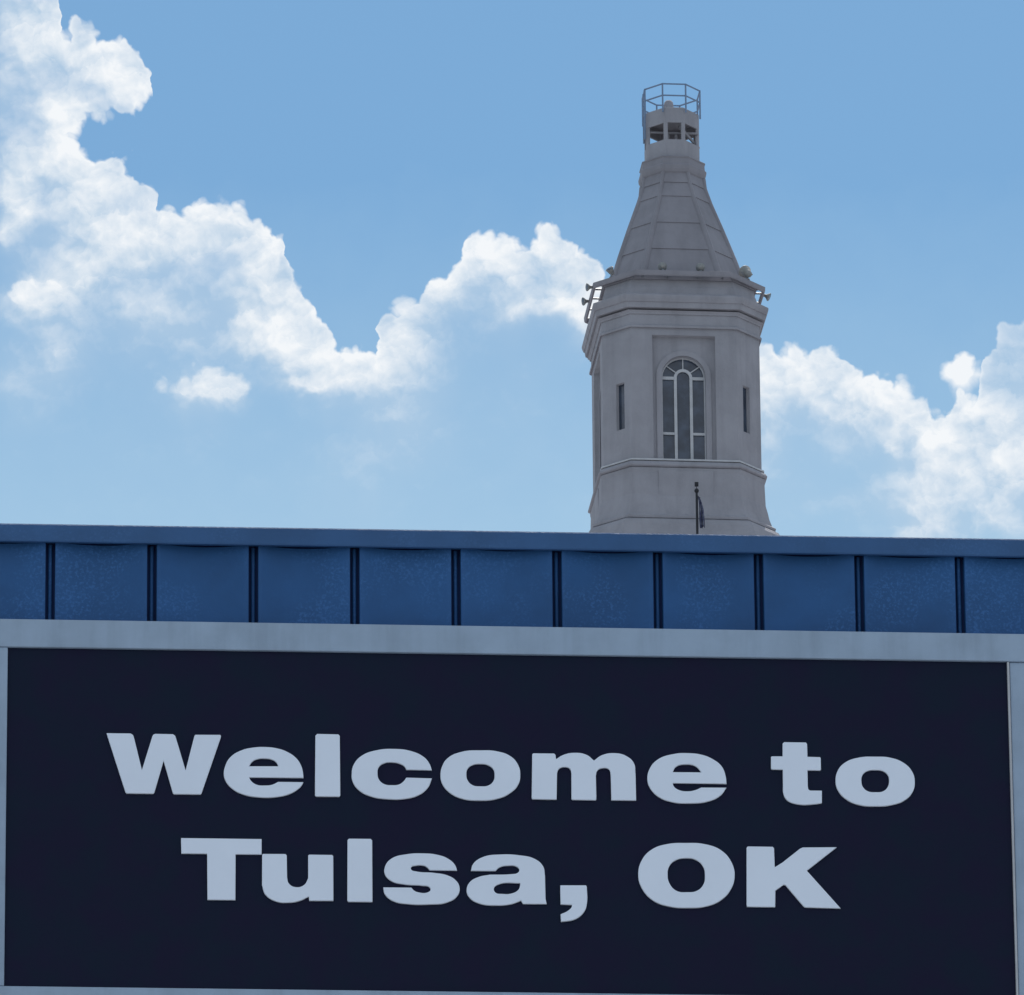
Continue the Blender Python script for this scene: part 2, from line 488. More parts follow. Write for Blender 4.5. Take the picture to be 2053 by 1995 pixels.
pans = [pan_mesh(s) for s in range(5)]
bm = bmesh.new()
rprof = [(-.0090, .06), (-.0090, .048), (-.0072, .041), (-.0035, .038), (.0035, .038), (.0072, .041), (.0090, .048), (.0090, .06)]
for (xa, ya), (xb, yb) in zip(rprof, rprof[1:]):
    v = [bm.verts.new((xa, ya, zb)), bm.verts.new((xb, yb, zb)), bm.verts.new((xb, yb, zt)), bm.verts.new((xa, ya, zt))]
    bm.faces.new(v)
bmesh.ops.remove_doubles(bm, verts=bm.verts, dist=1e-6)
ribm = mesh_of(bm, smooth=True)
for i in range(NB0, NB1):
    c = x0r + sp_ * (i + .5)
    link('metal_panel', pans[i % 5], M['blue'], store, Matrix.Translation((c, 0, 0)))
    link('rib', ribm, M['blue'], store, Matrix.Translation((x0r + sp_ * i, 0, 0)))
# coping: folded cap in three lengths with a rounded top edge and a drip lip
cp = [(.30, z_top - .075), (.30, z_top - .004), (-.020, z_top + .0), (-.029, z_top - .003), (-.034, z_top - .010),
      (-.036, z_cb + .006), (-.033, z_cb), (-.012, z_cb + .002), (-.003, z_cb + .004), (-.003, z_cb + .05), (.05, z_cb + .05)]
for (xa, xb) in ((xl, x0r + sp_ * -1.47), (x0r + sp_ * -1.467, x0r + sp_ * 10.53), (x0r + sp_ * 10.533, xr_)):
    bm = bmesh.new(); nseg = max(2, int((xb - xa) / .12)); prev = None
    for k in range(nseg + 1):
        x = xa + (xb - xa) * k / nseg
        wob = .0016 * mnoise.noise(Vector((x * 1.7, 3.1, 0)))
        cur = [bm.verts.new((x, y + wob * (1 if y < 0 else 0), z + wob * .6)) for y, z in cp]
        if prev:
            for a in range(len(cp) - 1): bm.faces.new((prev[a], prev[a + 1], cur[a + 1], cur[a]))
        prev = cur
    link('coping', mesh_of(bm), M['bluecap'], store, bevel=0)

# ------------------------------------------------------------------ the sign
sign = empty('welcome_sign', FO, PSI)
tag(sign, 'dark navy sign reading Welcome to Tulsa, OK in white letters in a silver frame', 'sign')
th = OFF_FRAME - .012
yf = -OFF_FRAME
xs = fac(1068, 1275, OFF_FRAME)[0]
RW = .19
box('frame_rail', x_in_l - RW, x_in_r + RW, yf, -.02, z_fr_in, z_fr_top, M['alu'], sign, bevel=.004)
box('frame_rail', x_in_l - RW, x_in_r + RW, yf, -.02, z_bot_in - .13, z_bot_in, M['alu'], sign, bevel=.004)
box('frame_stile', x_in_l - RW, x_in_l, yf + .004, -.02, z_bot_in + .0015, z_fr_in - .0015, M['alu'], sign, bevel=.004)
# right stile: an inner lip stands proud of the side piece
box('frame_stile', x_in_r + .012, x_in_r + RW, yf + .012, -.02, z_bot_in + .0015, z_fr_in - .0015, M['alu'], sign, bevel=.004)
box('frame_lip', x_in_r, x_in_r + .010, yf + .003, -.02, z_bot_in + .0015, z_fr_in - .0015, M['trim'], sign, bevel=.003)
box('sign_face', x_in_l - .03, x_in_r + .03, -OFF_FACE, -.03, z_bot_in - .03, z_fr_in + .03, M['navy'], sign)

LETTERS = [
 ('W', (200, 1450, 7.535), ["103,148 465,152 500,172 515,205 637,705 795,195 812,168 840,158 1105,163 1138,185 1150,215 1297,710 1430,190 1445,172 1820,173 1832,190 1828,215 1540,1050 1525,1072 1120,1068 1105,1052 965,565 825,1045 810,1062 405,1056 388,1038"]),
 ('e', (440, 1450, 7.535), ["1269,823 1262,740~ 1235,640~ 1160,525~ 1020,428~ 870,377~ 690,357~ 520,364~ 330,408~ 160,515~ 85,650~ 66,760~ 95,870~ 200,990~ 370,1075~ 600,1115~ 850,1112~ 1050,1068~ 1190,990~ 1250,925~ 1267,887 885,884 800,925~ 690,938~ 560,925~ 480,870~ 447,815 840,818",
      "447,648 500,575~ 580,537~ 680,530~ 790,545~ 860,590~ 890,648"]),
 ('l', (440, 1450, 7.535), ["1475,159 1795,166 1818,188 1826,1090 1812,1106 1460,1103 1444,1088 1444,900 1450,185"]),
 ('c', (690, 1470, 5.295), ["931,391 905,320~ 845,250~ 700,185~ 530,165~ 350,178~ 190,235~ 105,325~ 80,430~ 95,520~ 160,605~ 290,670~ 460,697~ 640,695~ 790,655~ 890,575~ 932,478 660,470 630,510~ 580,543~ 510,550~ 430,540~ 370,490~ 355,430~ 370,355~ 430,315~ 510,307~ 600,325~ 645,355~ 660,385"]),
 ('o', (690, 1470, 5.295), ["1445,180~ 1620,190~ 1770,245~ 1850,340~ 1870,440~ 1850,540~ 1760,635~ 1620,695~ 1440,712~ 1250,692~ 1110,620~ 1040,530~ 1023,440~ 1040,350~ 1100,262~ 1250,195~",
      "1445,324~ 1530,338~ 1583,380~ 1597,440~ 1582,510~ 1530,553~ 1445,562~ 1365,550~ 1312,500~ 1298,440~ 1312,375~ 1365,335~"]),
 ('m', (1050, 1480, 4.664), ["80,148 90,140 285,142 298,155 302,195 370,155~ 480,135~ 590,155~ 657,208 730,158~ 850,138~ 960,165~ 1030,230~ 1046,330 1052,580 820,578 814,340 800,292~ 745,277~ 690,300~ 675,350 680,570 672,578 455,574 447,565 446,320 430,282~ 380,268~ 330,285~ 312,325 308,572 80,568 75,555"]),
 ('e', (1050, 1480, 4.664), ["1897,425 1888,350~ 1850,260~ 1760,190~ 1660,152~ 1530,138~ 1410,145~ 1250,200~ 1175,290~ 1157,380~ 1180,460~ 1260,545~ 1390,595~ 1550,607~ 1720,590~ 1840,535~ 1896,461 1660,460 1600,485~ 1540,495~ 1450,482~ 1405,450~ 1393,418",
      "1393,316 1425,265~ 1520,243~ 1610,262~ 1662,318"]),
 ('t', (1530, 1470, 6.122), ["240,125 258,108 525,112 540,130 545,288 700,292 708,305 710,445 700,455 545,452 549,650 560,690~ 580,702 722,703 722,855 650,867~ 400,865~ 290,815~ 250,740~ 244,640 242,445 105,442 98,430 97,290 108,282 240,282"]),
 ('o', (1530, 1470, 6.122), ["1380,286~ 1560,298~ 1730,365~ 1830,470~ 1862,590~ 1835,720~ 1730,825~ 1560,882~ 1380,895~ 1190,880~ 1030,815~ 920,700~ 890,580~ 915,460~ 1000,362~ 1170,298~",
      "1378,450~ 1470,462~ 1530,510~ 1547,580~ 1525,665~ 1470,712~ 1380,722~ 1290,712~ 1230,665~ 1207,590~ 1225,505~ 1285,460~"]),
 ('T', (350, 1660, 4.778), ["62,95 834,105 834,252 585,250 583,688 315,686 312,245 65,243"]),
 ('u', (350, 1660, 4.778), ["839,258 847,247 1062,248 1075,262 1078,470 1095,530~ 1160,565~ 1240,545~ 1280,480 1280,262 1290,254 1510,257 1520,268 1522,695 1290,695 1286,655 1200,695~ 1090,713~ 970,700~ 870,635~ 838,545"]),
 ('l', (350, 1660, 4.778), ["1657,115 1670,101 1880,103 1893,118 1896,703 1890,707 1665,705 1655,692"]),
 ('s', (750, 1680, 4.353), ["725,283 707,235~ 650,182~ 560,147~ 420,133~ 290,140~ 150,180~ 95,250~ 95,315~ 150,373~ 260,402~ 420,414~ 480,425~ 493,448~ 475,470~ 375,470~ 345,455 325,432 80,430 95,490~ 170,550~ 300,575~ 480,578~ 640,560~ 730,500~ 746,430~ 715,370~ 640,325~ 520,303~ 370,291~ 325,275~ 325,252~ 360,240~ 440,241~ 466,256 485,279"]),
 ('a', (750, 1680, 4.353), ["845,285 865,225~ 950,165~ 1100,143~ 1270,150~ 1400,180~ 1475,245~ 1492,330 1497,530 1507,575 1300,574 1283,545 1200,575~ 1060,587~ 920,570~ 830,515~ 808,450~ 835,385~ 910,340~ 1010,319 1200,314~ 1250,305~ 1268,280~ 1250,252~ 1165,240~ 1095,255~ 1060,286",
      "1275,392 1080,406~ 1046,440~ 1060,475~ 1120,487~ 1200,483~ 1260,450~ 1275,412"]),
 (',', (750, 1680, 4.353), ["1625,412 1850,412 1857,425 1858,570~ 1835,640~ 1760,705~ 1632,730 1628,665 1690,635~ 1725,600~ 1727,582 1628,578"]),
 ('O', (1260, 1670, 4.452), ["510,88~ 680,98~ 830,155~ 925,270~ 948,390~ 915,500~ 830,595~ 700,652~ 540,667~ 370,655~ 220,600~ 120,490~ 88,370~ 120,240~ 210,145~ 350,97~",
      "515,223~ 600,237~ 665,295~ 683,375~ 668,460~ 610,515~ 525,527~ 430,515~ 370,455~ 350,370~ 368,290~ 425,240~"]),
 ('K', (1260, 1670, 4.452), ["1055,130 1065,119 1288,122 1300,135 1306,305 1375,262 1530,140 1555,128 1860,126 1592,335 1895,672 1575,662 1560,650 1402,464 1385,461 1312,512 1310,660 1060,657 1055,640"]),
]
LT = .014
for ch, (ox, oy, sc), paths in LETTERS:
    ols = []
    for p in paths:
        ol = []
        for t in p.split():
            sm = t.endswith('~'); a, b = t.rstrip('~').split(',')
            x, z = fac(ox + float(a) / sc, oy + float(b) / sc, OFF_FACE + LT)
            ol.append((x, z, sm))
        ols.append(ol)
    mw = Matrix(((1, 0, 0, 0), (0, 0, -1, -OFF_FACE - LT), (0, 1, 0, 0), (0, 0, 0, 1)))
    plate('letter', ols, LT - .0005, M['white'], sign, mw, bevel=.0028)

# ------------------------------------------------------------------ skyscraper with the cupola
PHI = R(5.3)
TD = 310.0
r = ray(1355, 820)
t = TD / r.y
AX = CO + r * t; AX.z = 0
KT = (CO - Vector((AX.x, AX.y, (CO + r * t).z))).length / FPX      # metres per photograph pixel at the tower
nT = Vector((math.sin(PHI), -math.cos(PHI), 0)); xT = Vector((math.cos(PHI), math.sin(PHI), 0))
BASE_Z = 0.0


def zf(py, a):
    """height of a point on the tower's front face (a metres from the axis) seen at photograph row py"""
    lo, hi = 60.0, 180.0
    for _ in range(50):
        mid = (lo + hi) / 2
        p = AX + nT * a; p.z = mid
        if proj(p)[1] > py: lo = mid
        else: hi = mid
    return lo


tower = empty('skyscraper', (AX.x, AX.y, 0), PHI)
tag(tower, 'tall pale grey skyscraper top with an octagonal cupola, spire and caged lantern', 'tower')


def ring(a, F):
    h = F / 2
    return [(-h, -a), (h, -a), (a, -h), (a, h), (h, a), (-h, a), (-a, h), (-a, -h)]


def loft(name, prof, mat, parent=tower, cap=True, bevel=.02, seg=2):
    """prof: (photo row on the front face, apothem px, front width px)"""
    bm = bmesh.new(); prev = None
    rows = []
    for (py, a, F) in prof:
        z = py if isinstance(py, tuple) else zf(py, a * KT)
        if isinstance(py, tuple): z = py[0]
        rows.append([bm.verts.new((x, y, z)) for x, y in ring(a * KT, F * KT)])
    for p, q in zip(rows, rows[1:]):
        for i in range(8):
            j = (i + 1) % 8
            bm.faces.new((p[i], p[j], q[j], q[i]))
    if cap:
        bm.faces.new(rows[0]); bm.faces.new(rows[-1][::-1])
    return link(name, mesh_of(bm), mat, parent, bevel=bevel, seg=seg)


BA, BF = 158.0, 211.0                 # body apothem and front width in px
# heights that must agree between pieces
zw_top = zf(672.6, BA * KT); zw_bot = zf(925, BA * KT)
Z1 = zf(662, BA * KT)                 # top of the wall stage

# shaft of the skyscraper (below, hidden by the low building) and base of the cupola
z_b = zf(1062, 196 * KT)
box('shaft', -15, 15, -15, 15, 0, z_b - 9.5, M['stucco'], tower)
box('shaft', -9.5, 9.5, -9.5, 9.5, z_b - 9.5, z_b - 4, M['stucco'], tower)
loft('cupola_base', [((z_b - 4,), 235, 300), ((z_b - 1.6,), 235, 300), ((z_b - 1.5,), 226, 290), ((z_b - .6,), 210, 275), (1062, 196, 262), (1050, 192, 258), (1043, 187, 250), (1040, 180, 240)], M['stucco'], bevel=.015)
loft('pedestal', [(1039, 182, 240), (1034, 183, 240), (1031, 176, 232), (1018, 171, 226), (1004, 168, 222), (992, 164.5, 219), (948, 163, 217), (943, 164, 218), (938, 164.2, 219)], M['stucco'], bevel=.012)
loft('sill_course', [(937, 164.5, 220), (934, 168, 223), (931, 168.5, 224), (927.5, 165.5, 221), (925.5, 162, 217)], M['stucco'], bevel=.01)
# proud apron under each window
for k in range(4):
    rot = Matrix.Rotation(k * math.pi / 2, 4, 'Z')
    bm = bmesh.new(); a = 163.6 * KT
    box_bm(bm, -55 * KT, 55 * KT, -a - .03, -a + .06, zf(1008, a), zf(943.5, a))
    link('apron', mesh_of(bm), M['stucco'], tower, rot, bevel=.02)
# corner buttress scrolls at the foot
# frieze, cornice, attic
loft('architrave', [((Z1,), BA, BF), (658, BA, BF), (657.8, BA + 4.5, BF + 4), (653.5, BA + 5, BF + 4), (652.5, BA + 3, BF + 3), (651.5, BA + 1, BF + 1), (631, BA + 1, BF + 1)], M['stucco'], bevel=.012)
loft('bed_mould', [((zf(632, (BA + 1) * KT),), BA + 3.5, BF + 3), (628.5, BA + 4, BF + 4), (625.5, BA + 6, BF + 8), (623, BA + 8, BF + 11)], M['stucco'], bevel=.01)
loft('cornice', [((zf(619.5, 166 * KT),), 161, 214), ((zf(619, 166 * KT),), 169.5, 226), (612, 170.5, 227), (606.5, 171.2, 228.5), (606, 173, 231), (599, 175.5, 236), (594, 176.5, 237), (591.5, 176, 237), (589, 166, 224)], M['stucco'], bevel=.01)
loft('attic', [((zf(592, 175 * KT),), 160, 214), (594, 158.5, 212), (577, 153, 207), (575, 151.5, 206), (560, 149, 203), (557, 152, 206), (548, 153, 207)], M['stucco'], bevel=.015)
z_rim0 = zf(553.5, 172 * KT); z_rim1 = zf(542.5, 173.5 * KT)
loft('eave_slab', [((z_rim0 - .02,), 154.5, 205), ((z_rim0 + .10,), 155, 206), ((z_rim0 + .12,), 130, 160)], M['roofing'], bevel=.01)
bm = bmesh.new()
vv = [[bm.verts.new((x, y, z)) for x, y in ring(a_ * KT, (191 - (172.5 - a_) * .83) * KT)] for a_, z in
      ((171.5, z_rim0), (173, z_rim0 + .05), (173.5, z_rim1), (168, z_rim1 + .01), (168, z_rim0 + .015))]
for i in range(8):
    j = (i + 1) % 8
    for q in range(5):
        A_, B_ = vv[q], vv[(q + 1) % 5]
        bm.faces.new((A_[i], A_[j], B_[j], B_[i]))
link('lamp_ring', mesh_of(bm), M['roofing'], tower, bevel=.008)
zb_r = z_rim0 + .06
for (ax_, ay_) in [(sx * f_ * KT, sy) for sx in (-1, 1) for f_ in (30, 80) for sy in (-1, 1)]:
    tube('ring_bracket', (ax_, ay_ * 150 * KT, zb_r), (ax_, ay_ * 169 * KT, zb_r), .035, M['steel'], tower, 6)
    tube('ring_bracket', (ay_ * 150 * KT, ax_, zb_r), (ay_ * 169 * KT, ax_, zb_r), .035, M['steel'], tower, 6)
for sx in (-1, 1):
    for sy in (-1, 1):
        for f_ in (.12, .5, .88):
            ox = sx * (95 + 76 * f_) * KT; oy = sy * (171 - 76 * f_) * KT
            tube('ring_bracket', (ox * .9, oy * .9, zb_r), (ox * .985, oy * .985, zb_r), .035, M['steel'], tower, 6)

# walls: main faces with a recessed bay and an arched window, chamfered faces with a slit
zc = (Z1 + zw_bot) / 2


def face_mat(angle, a, z=0.0):
    """local x along the face, local y up, local z outward; face at distance a, turned by angle about the axis"""
    base = Matrix(((1, 0, 0, 0), (0, 0, -1, -a), (0, 1, 0, z), (0, 0, 0, 1)))
    return Matrix.Rotation(angle, 4, 'Z') @ base


z_spring = zf(753.5, (BA - 6) * KT); z_sill = zf(923, (BA - 6) * KT)
WR = 44.0 * KT


def arch(rw, z0, z1, n=14):
    """outline of an arched opening with half width rw from z0 up to springing z1"""
    pts = [(-rw, z0), (-rw, z1)]
    pts += [(-rw * math.cos(math.pi * i / n), z1 + rw * math.sin(math.pi * i / n)) for i in range(1, n)]
    return pts + [(rw, z1), (rw, z0)]


bay = 63.0 * KT
hF = BF * KT / 2
outer = [(-hF, zw_bot), (hF, zw_bot), (hF, Z1), (-hF, Z1)]
bayh = [(-bay, zw_bot + .01), (-bay, zw_top), (bay, zw_top), (bay, zw_bot + .01)]
T1 = .20
wall_me = bay_me = None
a0 = BA * KT
for k in range(4):
    ang = k * math.pi / 2
    if wall_me is None:
        w1 = plate('wall', [outer, bayh], .6, M['stucco'], tower, face_mat(ang, a0)); wall_me = w1.data
        w2 = plate('bay_wall', [[(-bay - .1, zw_bot), (bay + .1, zw_bot), (bay + .1, zw_top + .1), (-bay - .1, zw_top + .1)], arch(WR, z_sill, z_spring)], .36, M['stucco'], tower, face_mat(ang, a0 - T1)); bay_me = w2.data
        w3 = plate('archivolt', [arch(WR + .19, z_sill, z_spring), arch(WR, z_sill - .001, z_spring)], .06, M['stucco'], tower, face_mat(ang, a0 - T1 + .045)); arc_me = w3.data
    else:
        link('wall', wall_me, None, tower, face_mat(ang, a0)); link('bay_wall', bay_me, None, tower, face_mat(ang, a0 - T1))
        link('archivolt', arc_me, None, tower, face_mat(ang, a0 - T1 + .045))
# chamfers
fa, fb = Vector((hF, -a0)), Vector((a0, -hF))
cw = (fb - fa).length; cmid = (fa + fb) / 2; ca = cmid.length; hC = cw / 2
zs1 = zf(770, (BA - 10) * KT) + .04; zs0 = zf(863, (BA - 10) * KT) + .04
for k in range(4):
    for_front = -1 if k in (0, 2) else 1      # slits sit a little towards the main fronts
    ang = math.pi / 4 + k * math.pi / 2
    offx = for_front * 8 * KT
    hw = 10.5 * KT
    o_ = [(-hC, zw_bot), (hC, zw_bot), (hC, Z1), (-hC, Z1)]
    plate('chamfer_wall', [o_, [(offx - hw, zs0), (offx - hw, zs1), (offx + hw, zs1), (offx + hw, zs0)]], .6, M['stucco'], tower, face_mat(ang, ca))
    sw = plate('slit_window', [[(offx - hw - .05, zs0 - .05), (offx + hw + .05, zs0 - .05), (offx + hw + .05, zs1 + .05), (offx - hw - .05, zs1 + .05)]], .03, M['glass'], tower, face_mat(ang, ca - .15))
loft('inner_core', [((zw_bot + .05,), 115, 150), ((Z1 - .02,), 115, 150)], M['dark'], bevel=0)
loft('window_ledge', [((zw_bot - .01,), BA + 5, BF + 6), ((zw_bot + .055,), BA + 5, BF + 6), ((zw_bot + .07,), BA - 2, BF)], M['trim'], bevel=.01)

# windows
dgw = a0 - T1 - .22          # glazing plane


def window(ang):
    w = plate('window', [arch(WR + .03, z_sill - .03, z_spring)], .03, M['glass'], tower, face_mat(ang, dgw))
    I = Matrix.Identity(4)

    def bar(outl, thick=.07, front=.06, name='muntin'):
        return plate(name, outl, thick, M['trim'], w, Matrix.Translation((0, 0, front)))
    bw = .05
    cx = 0.0
    rm = 15.5 * KT                                     # centre light half width
    z_c = zf(759, dgw)
    mt = 3.0 * KT
    fr_o = arch(WR - .002, z_sill + .002, z_spring); fr_i = arch(WR - .045, z_sill + .04, z_spring)
    bar([fr_o, fr_i], name='frame')
    # centre light: an arched hoop running down to the sill
    bar([arch(rm + mt, z_sill + .035, z_c), arch(rm - mt * .9, z_sill + .04, z_c)], .08, .075, 'centre_hoop')
    zt_ = zf(760, dgw); zl_ = zf(871, dgw)
    for s in (-1, 1):
        x0_, x1_ = s * (rm + mt * .9), s * (WR - .04)
        for zz, tt in ((zt_, .055), (zl_, .045)):
            bar([[(min(x0_, x1_), zz - tt), (max(x0_, x1_), zz - tt), (max(x0_, x1_), zz + tt), (min(x0_, x1_), zz + tt)]])
    for an in (38, 90, 142):
        c, s_ = math.cos(R(an)), math.sin(R(an))
        r0, r1 = rm + mt * .8, WR - .03
        zc0 = z_c + (z_spring - z_c) * .5
        p, q = Vector((c * r0, s_ * r0 + z_c)), Vector((c * r1, s_ * r1 + z_spring))
        dv = (q - p).normalized(); nn = Vector((-dv.y, dv.x)) * .018
        bar([[tuple(p - nn), tuple(q - nn), tuple(q + nn), tuple(p + nn)]], .05, .05)
    return w


for k in (0, 1, 2, 3): window(k * math.pi / 2)

# spire: sheet courses on each face, each lapping over the one below, with hip caps
SP = [(345, 59.5, 50), (365, 61.5, 56), (393, 71.5, 68), (446, 94, 98), (499, 115, 128), (560, 137, 160)]
sp3 = [(zf(p, a * KT), a * KT, F * KT) for p, a, F in SP]
bm = bmesh.new(); rows = [[bm.verts.new((x * .985, y * .985, z)) for x, y in ring(a, F)] for z, a, F in sp3]
for p, q in zip(rows, rows[1:]):
    for i in range(8): bm.faces.new((p[i], p[(i + 1) % 8], q[(i + 1) % 8], q[i]))
link('spire_core', mesh_of(bm), M['roofing'], tower)
for (za, aa, Fa), (zb_, ab, Fb) in zip(sp3, sp3[1:]):
    ra, rb = ring(aa, Fa), ring(ab, Fb)
    for i in range(8):
        j = (i + 1) % 8
        A, B = Vector((*ra[i], za)), Vector((*ra[j], za)); C_, D = Vector((*rb[j], zb_ - .02)), Vector((*rb[i], zb_ - .02))
        n = (B - A).cross(D - A); n.normalize()
        if n.dot(Vector((A.x, A.y, 0))) < 0: n = -n
        e = .004
        bm = bmesh.new()
        A, B, C_, D = A.lerp(B, e), B.lerp(A, e), C_.lerp(D, e), D.lerp(C_, e)
        f1 = [A + n * .005, B + n * .005, C_ + n * .045, D + n * .045]
        f0 = [A - n * .03, B - n * .03, C_ - n * .0, D - n * .0]
        v = [bm.verts.new(p) for p in f1 + f0]
        for f in ((0, 1, 2, 3), (7, 6, 5, 4), (0, 4, 5, 1), (1, 5, 6, 2), (2, 6, 7, 3), (3, 7, 4, 0)): bm.faces.new([v[q] for q in f])
        link('roof_sheet', mesh_of(bm), M['roofing'], tower, bevel=.006)
for i in range(8):
    bm = bmesh.new(); prev = None
    for (z, a, F) in sp3:
        rg = ring(a, F); c = Vector((*rg[i], z)); l_ = Vector((*rg[i - 1], z)); r__ = Vector((*rg[(i + 1) % 8], z))
        w_ = .07 + .085 * (a - sp3[0][1]) / (sp3[-1][1] - sp3[0][1])
        dl = (l_ - c).normalized(); dr = (r__ - c).normalized(); o = -(dl + dr).normalized()
        prof_ = [c + dl * w_ - o * .02 + o * .02, c + dl * w_ * 1 + o * .055, c + dl * w_ * .35 + o * .085, c + o * .095, c + dr * w_ * .35 + o * .085, c + dr * w_ + o * .055, c + dr * w_]
        cur = [bm.verts.new(p) for p in prof_]
        if prev:
            for q in range(len(cur) - 1): bm.faces.new((prev[q], prev[q + 1], cur[q + 1], cur[q]))
        prev = cur
    link('hip_cap', mesh_of(bm, smooth=True), M['roofing'], tower)
# collar
loft('collar', [(351, 58, 49), (346, 60.5, 51), (343, 63, 53), (337, 65.5, 55), (331, 66.5, 56), (328.5, 66, 56), (328, 64.5, 54), (326.5, 63.5, 53), (316, 62.5, 52), (313.5, 64.5, 54), (312, 64, 54), (311.5, 55, 40)], M['roofing'], bevel=.01)
# lantern
LA, LF = 54.0, 37.5


def ringwall(name, p0, p1, a, F, t, mat):
    bm = bmesh.new(); z0 = zf(p0, a * KT); z1 = zf(p1, a * KT)
    ro, ri = ring(a * KT, F * KT), ring((a - t) * KT, (F - t * .83) * KT)
    vv = [[bm.verts.new((x, y, z)) for x, y in rr] for rr, z in ((ro, z0), (ro, z1), (ri, z1), (ri, z0))]
    for i in range(8):
        j = (i + 1) % 8
        for q in range(4):
            A_, B_ = vv[q], vv[(q + 1) % 4]
            bm.faces.new((A_[i], A_[j], B_[j], B_[i]))
    return link(name, mesh_of(bm), mat, tower, bevel=.012)


ringwall('lantern_drum', 316, 279, LA, LF, 4, M['stucco'])
ringwall('lantern_head', 245.5, 217.5, LA, LF, 4, M['stucco'])
zl0, zl1 = zf(279, LA * KT), zf(245.5, LA * KT)
rg = ring((LA - .3) * KT, (LF) * KT)
rgi = ring((LA - 4.5) * KT, (LF - 2) * KT)
for i in range(8):
    c = Vector(rg[i]); l_ = (Vector(rg[i - 1]) - c).normalized(); r__ = (Vector(rg[(i + 1) % 8]) - c).normalized(); ci = Vector(rgi[i])
    pw = 4.7 * KT
    pts = [c + l_ * pw, c, c + r__ * pw, ci + r__ * pw, ci, ci + l_ * pw]
    bm = bmesh.new()
    lo = [bm.verts.new((p.x, p.y, zl0 - .01)) for p in pts]; hi = [bm.verts.new((p.x, p.y, zl1 + .01)) for p in pts]
    for q in range(6): bm.faces.new((lo[q], lo[(q + 1) % 6], hi[(q + 1) % 6], hi[q]))
    bm.faces.new(lo[::-1]); bm.faces.new(hi)
    link('lantern_pier', mesh_of(bm), M['stucco'], tower, bevel=.008)
z_lt = zf(217.5, LA * KT)
loft('lantern_roof', [((z_lt - .12,), LA - 4, LF - 3), ((z_lt - .02,), LA + .2, LF), ((z_lt + .05,), LA - .5, LF - 1), ((z_lt + .22,), 26, 20), ((z_lt + .26,), 10, 8)], M['stucco'], bevel=.008)
loft('lantern_floor', [((zl0 - .75,), LA - 4, LF - 3), ((zl0 - .62,), LA - 4, LF - 3)], M['dark'], bevel=0)
# inner frame of the lantern
for (p, q, rr) in (((-.9, -.25, zl1 - .12), (.9, -.45, zl1 - .2), .045), ((.12, -.3, zl0 - .5), (.12, -.3, zl1 - .1), .05), ((.2, -.7, zl1 - .05), (.95, -.1, zl0 + .02), .06), ((-.8, .3, zl0 - .3), (-.15, .2, zl1), .04), ((-.15, -.3, zl0 - .4), (-.15, -.3, zl1 - .12), .035)):
    tube('inner_brace', p, q, rr, M['stucco'], tower, 6)
lathe('beacon', [(.24, 0), (.24, .06), (.19, .10), (.175, .2), (.16, .33), (.115, .40), (.04, .43), (0, .435)], M['stucco'], tower, 16, Matrix.Translation((-.13, -.35, z_lt + .12)))
# railing round the lantern roof
rail = empty('railing_base'); rail.parent = tower; rail.name = 'railing'
ra_, rf_ = 56.0 * KT, 47.0 * KT
zr1 = zf(168.5, ra_); zr2 = zf(191.5, ra_); zr0 = z_lt - .05
rr = ring(ra_, rf_)
for i in range(8):
    p, q = rr[i], rr[(i + 1) % 8]
    for z, n_ in ((zr1, 'rail'), (zr2, 'rail')): tube(n_, (*p, z), (*q, z), .029, M['rail'], rail, 8)
    tube('post', (*p, zr0 - .1), (*p, zr1 + .02), .030, M['rail'], rail, 8)
# caged ladder on the left side
lad = empty('ladder'); lad.parent = tower
lx, ly = -ra_ * .985 - .03, -rf_ * .25
for dy in (-.2, .2): tube('ladder_stile', (lx, ly + dy, zf(258, 0) - .6), (lx, ly + dy, zr1 - .02), .032, M['rail'], lad, 8)
k = 0; z = zf(258, 0) - .5
while z < zr1 - .1:
    tube('rung', (lx, ly - .2, z), (lx, ly + .2, z), .012, M['steel'], lad, 6); z += .3
for z in (zl0 - .1, z_lt - .2): tube('ladder_bracket', (lx, ly, z), (lx + .18, ly, z), .02, M['steel'], lad, 6)


# ------------------------------------------------------------------ floodlights on the cupola
def tw(x, y, z): return AX + xT * x + Vector((-math.sin(PHI), math.cos(PHI), 0)) * y + Vector((0, 0, z))


def floodlight(x, y, z, aim, tilt, stem, label, size=1.0, hang=False, pos='rim'):
    """x, y, z local to the tower; aim = heading of the lamp mouth about the axis; tilt above level"""
    o = empty('floodlight', tw(x, y, z), PHI + aim)
    tag(o, label, 'floodlight', 'floodlights round the cupola roof')
    s = size; up = -1 if hang else 1
    if stem:
        tube('stem', (0, 0, 0), (0, 0, up * stem), .035 * s, M['steel'], o, 8)
        lathe('foot', [(0, 0), (.075 * s, 0), (.075 * s, .03), (0, .03)], M['steel'], o, 10)
    mw = Matrix.Translation((0, 0, up * (stem + .10 * s))) @ Matrix.Rotation(math.pi / 2 - tilt, 4, 'X')
    hd = lathe('lamp_head', [(0, -.17), (.05, -.165), (.085, -.13), (.10, -.05), (.125, .02), (.16, .09), (.165, .115), (.172, .12), (.172, .14), (.15, .14)], M['lamp'], o, 18, mw @ Matrix.Scale(s, 4))
    lathe('lens', [(.15, 0), (.08, .02), (0, .028)], M['glass'], hd, 18, Matrix.Translation((0, 0, .132)))
    for sx in (-1, 1):
        tube('yoke', (sx * .17 * s, 0, up * (stem + .10 * s)), (0, 0, up * (stem - .06) if stem else 0), .014 * s, M['steel'], o, 6)
    return o


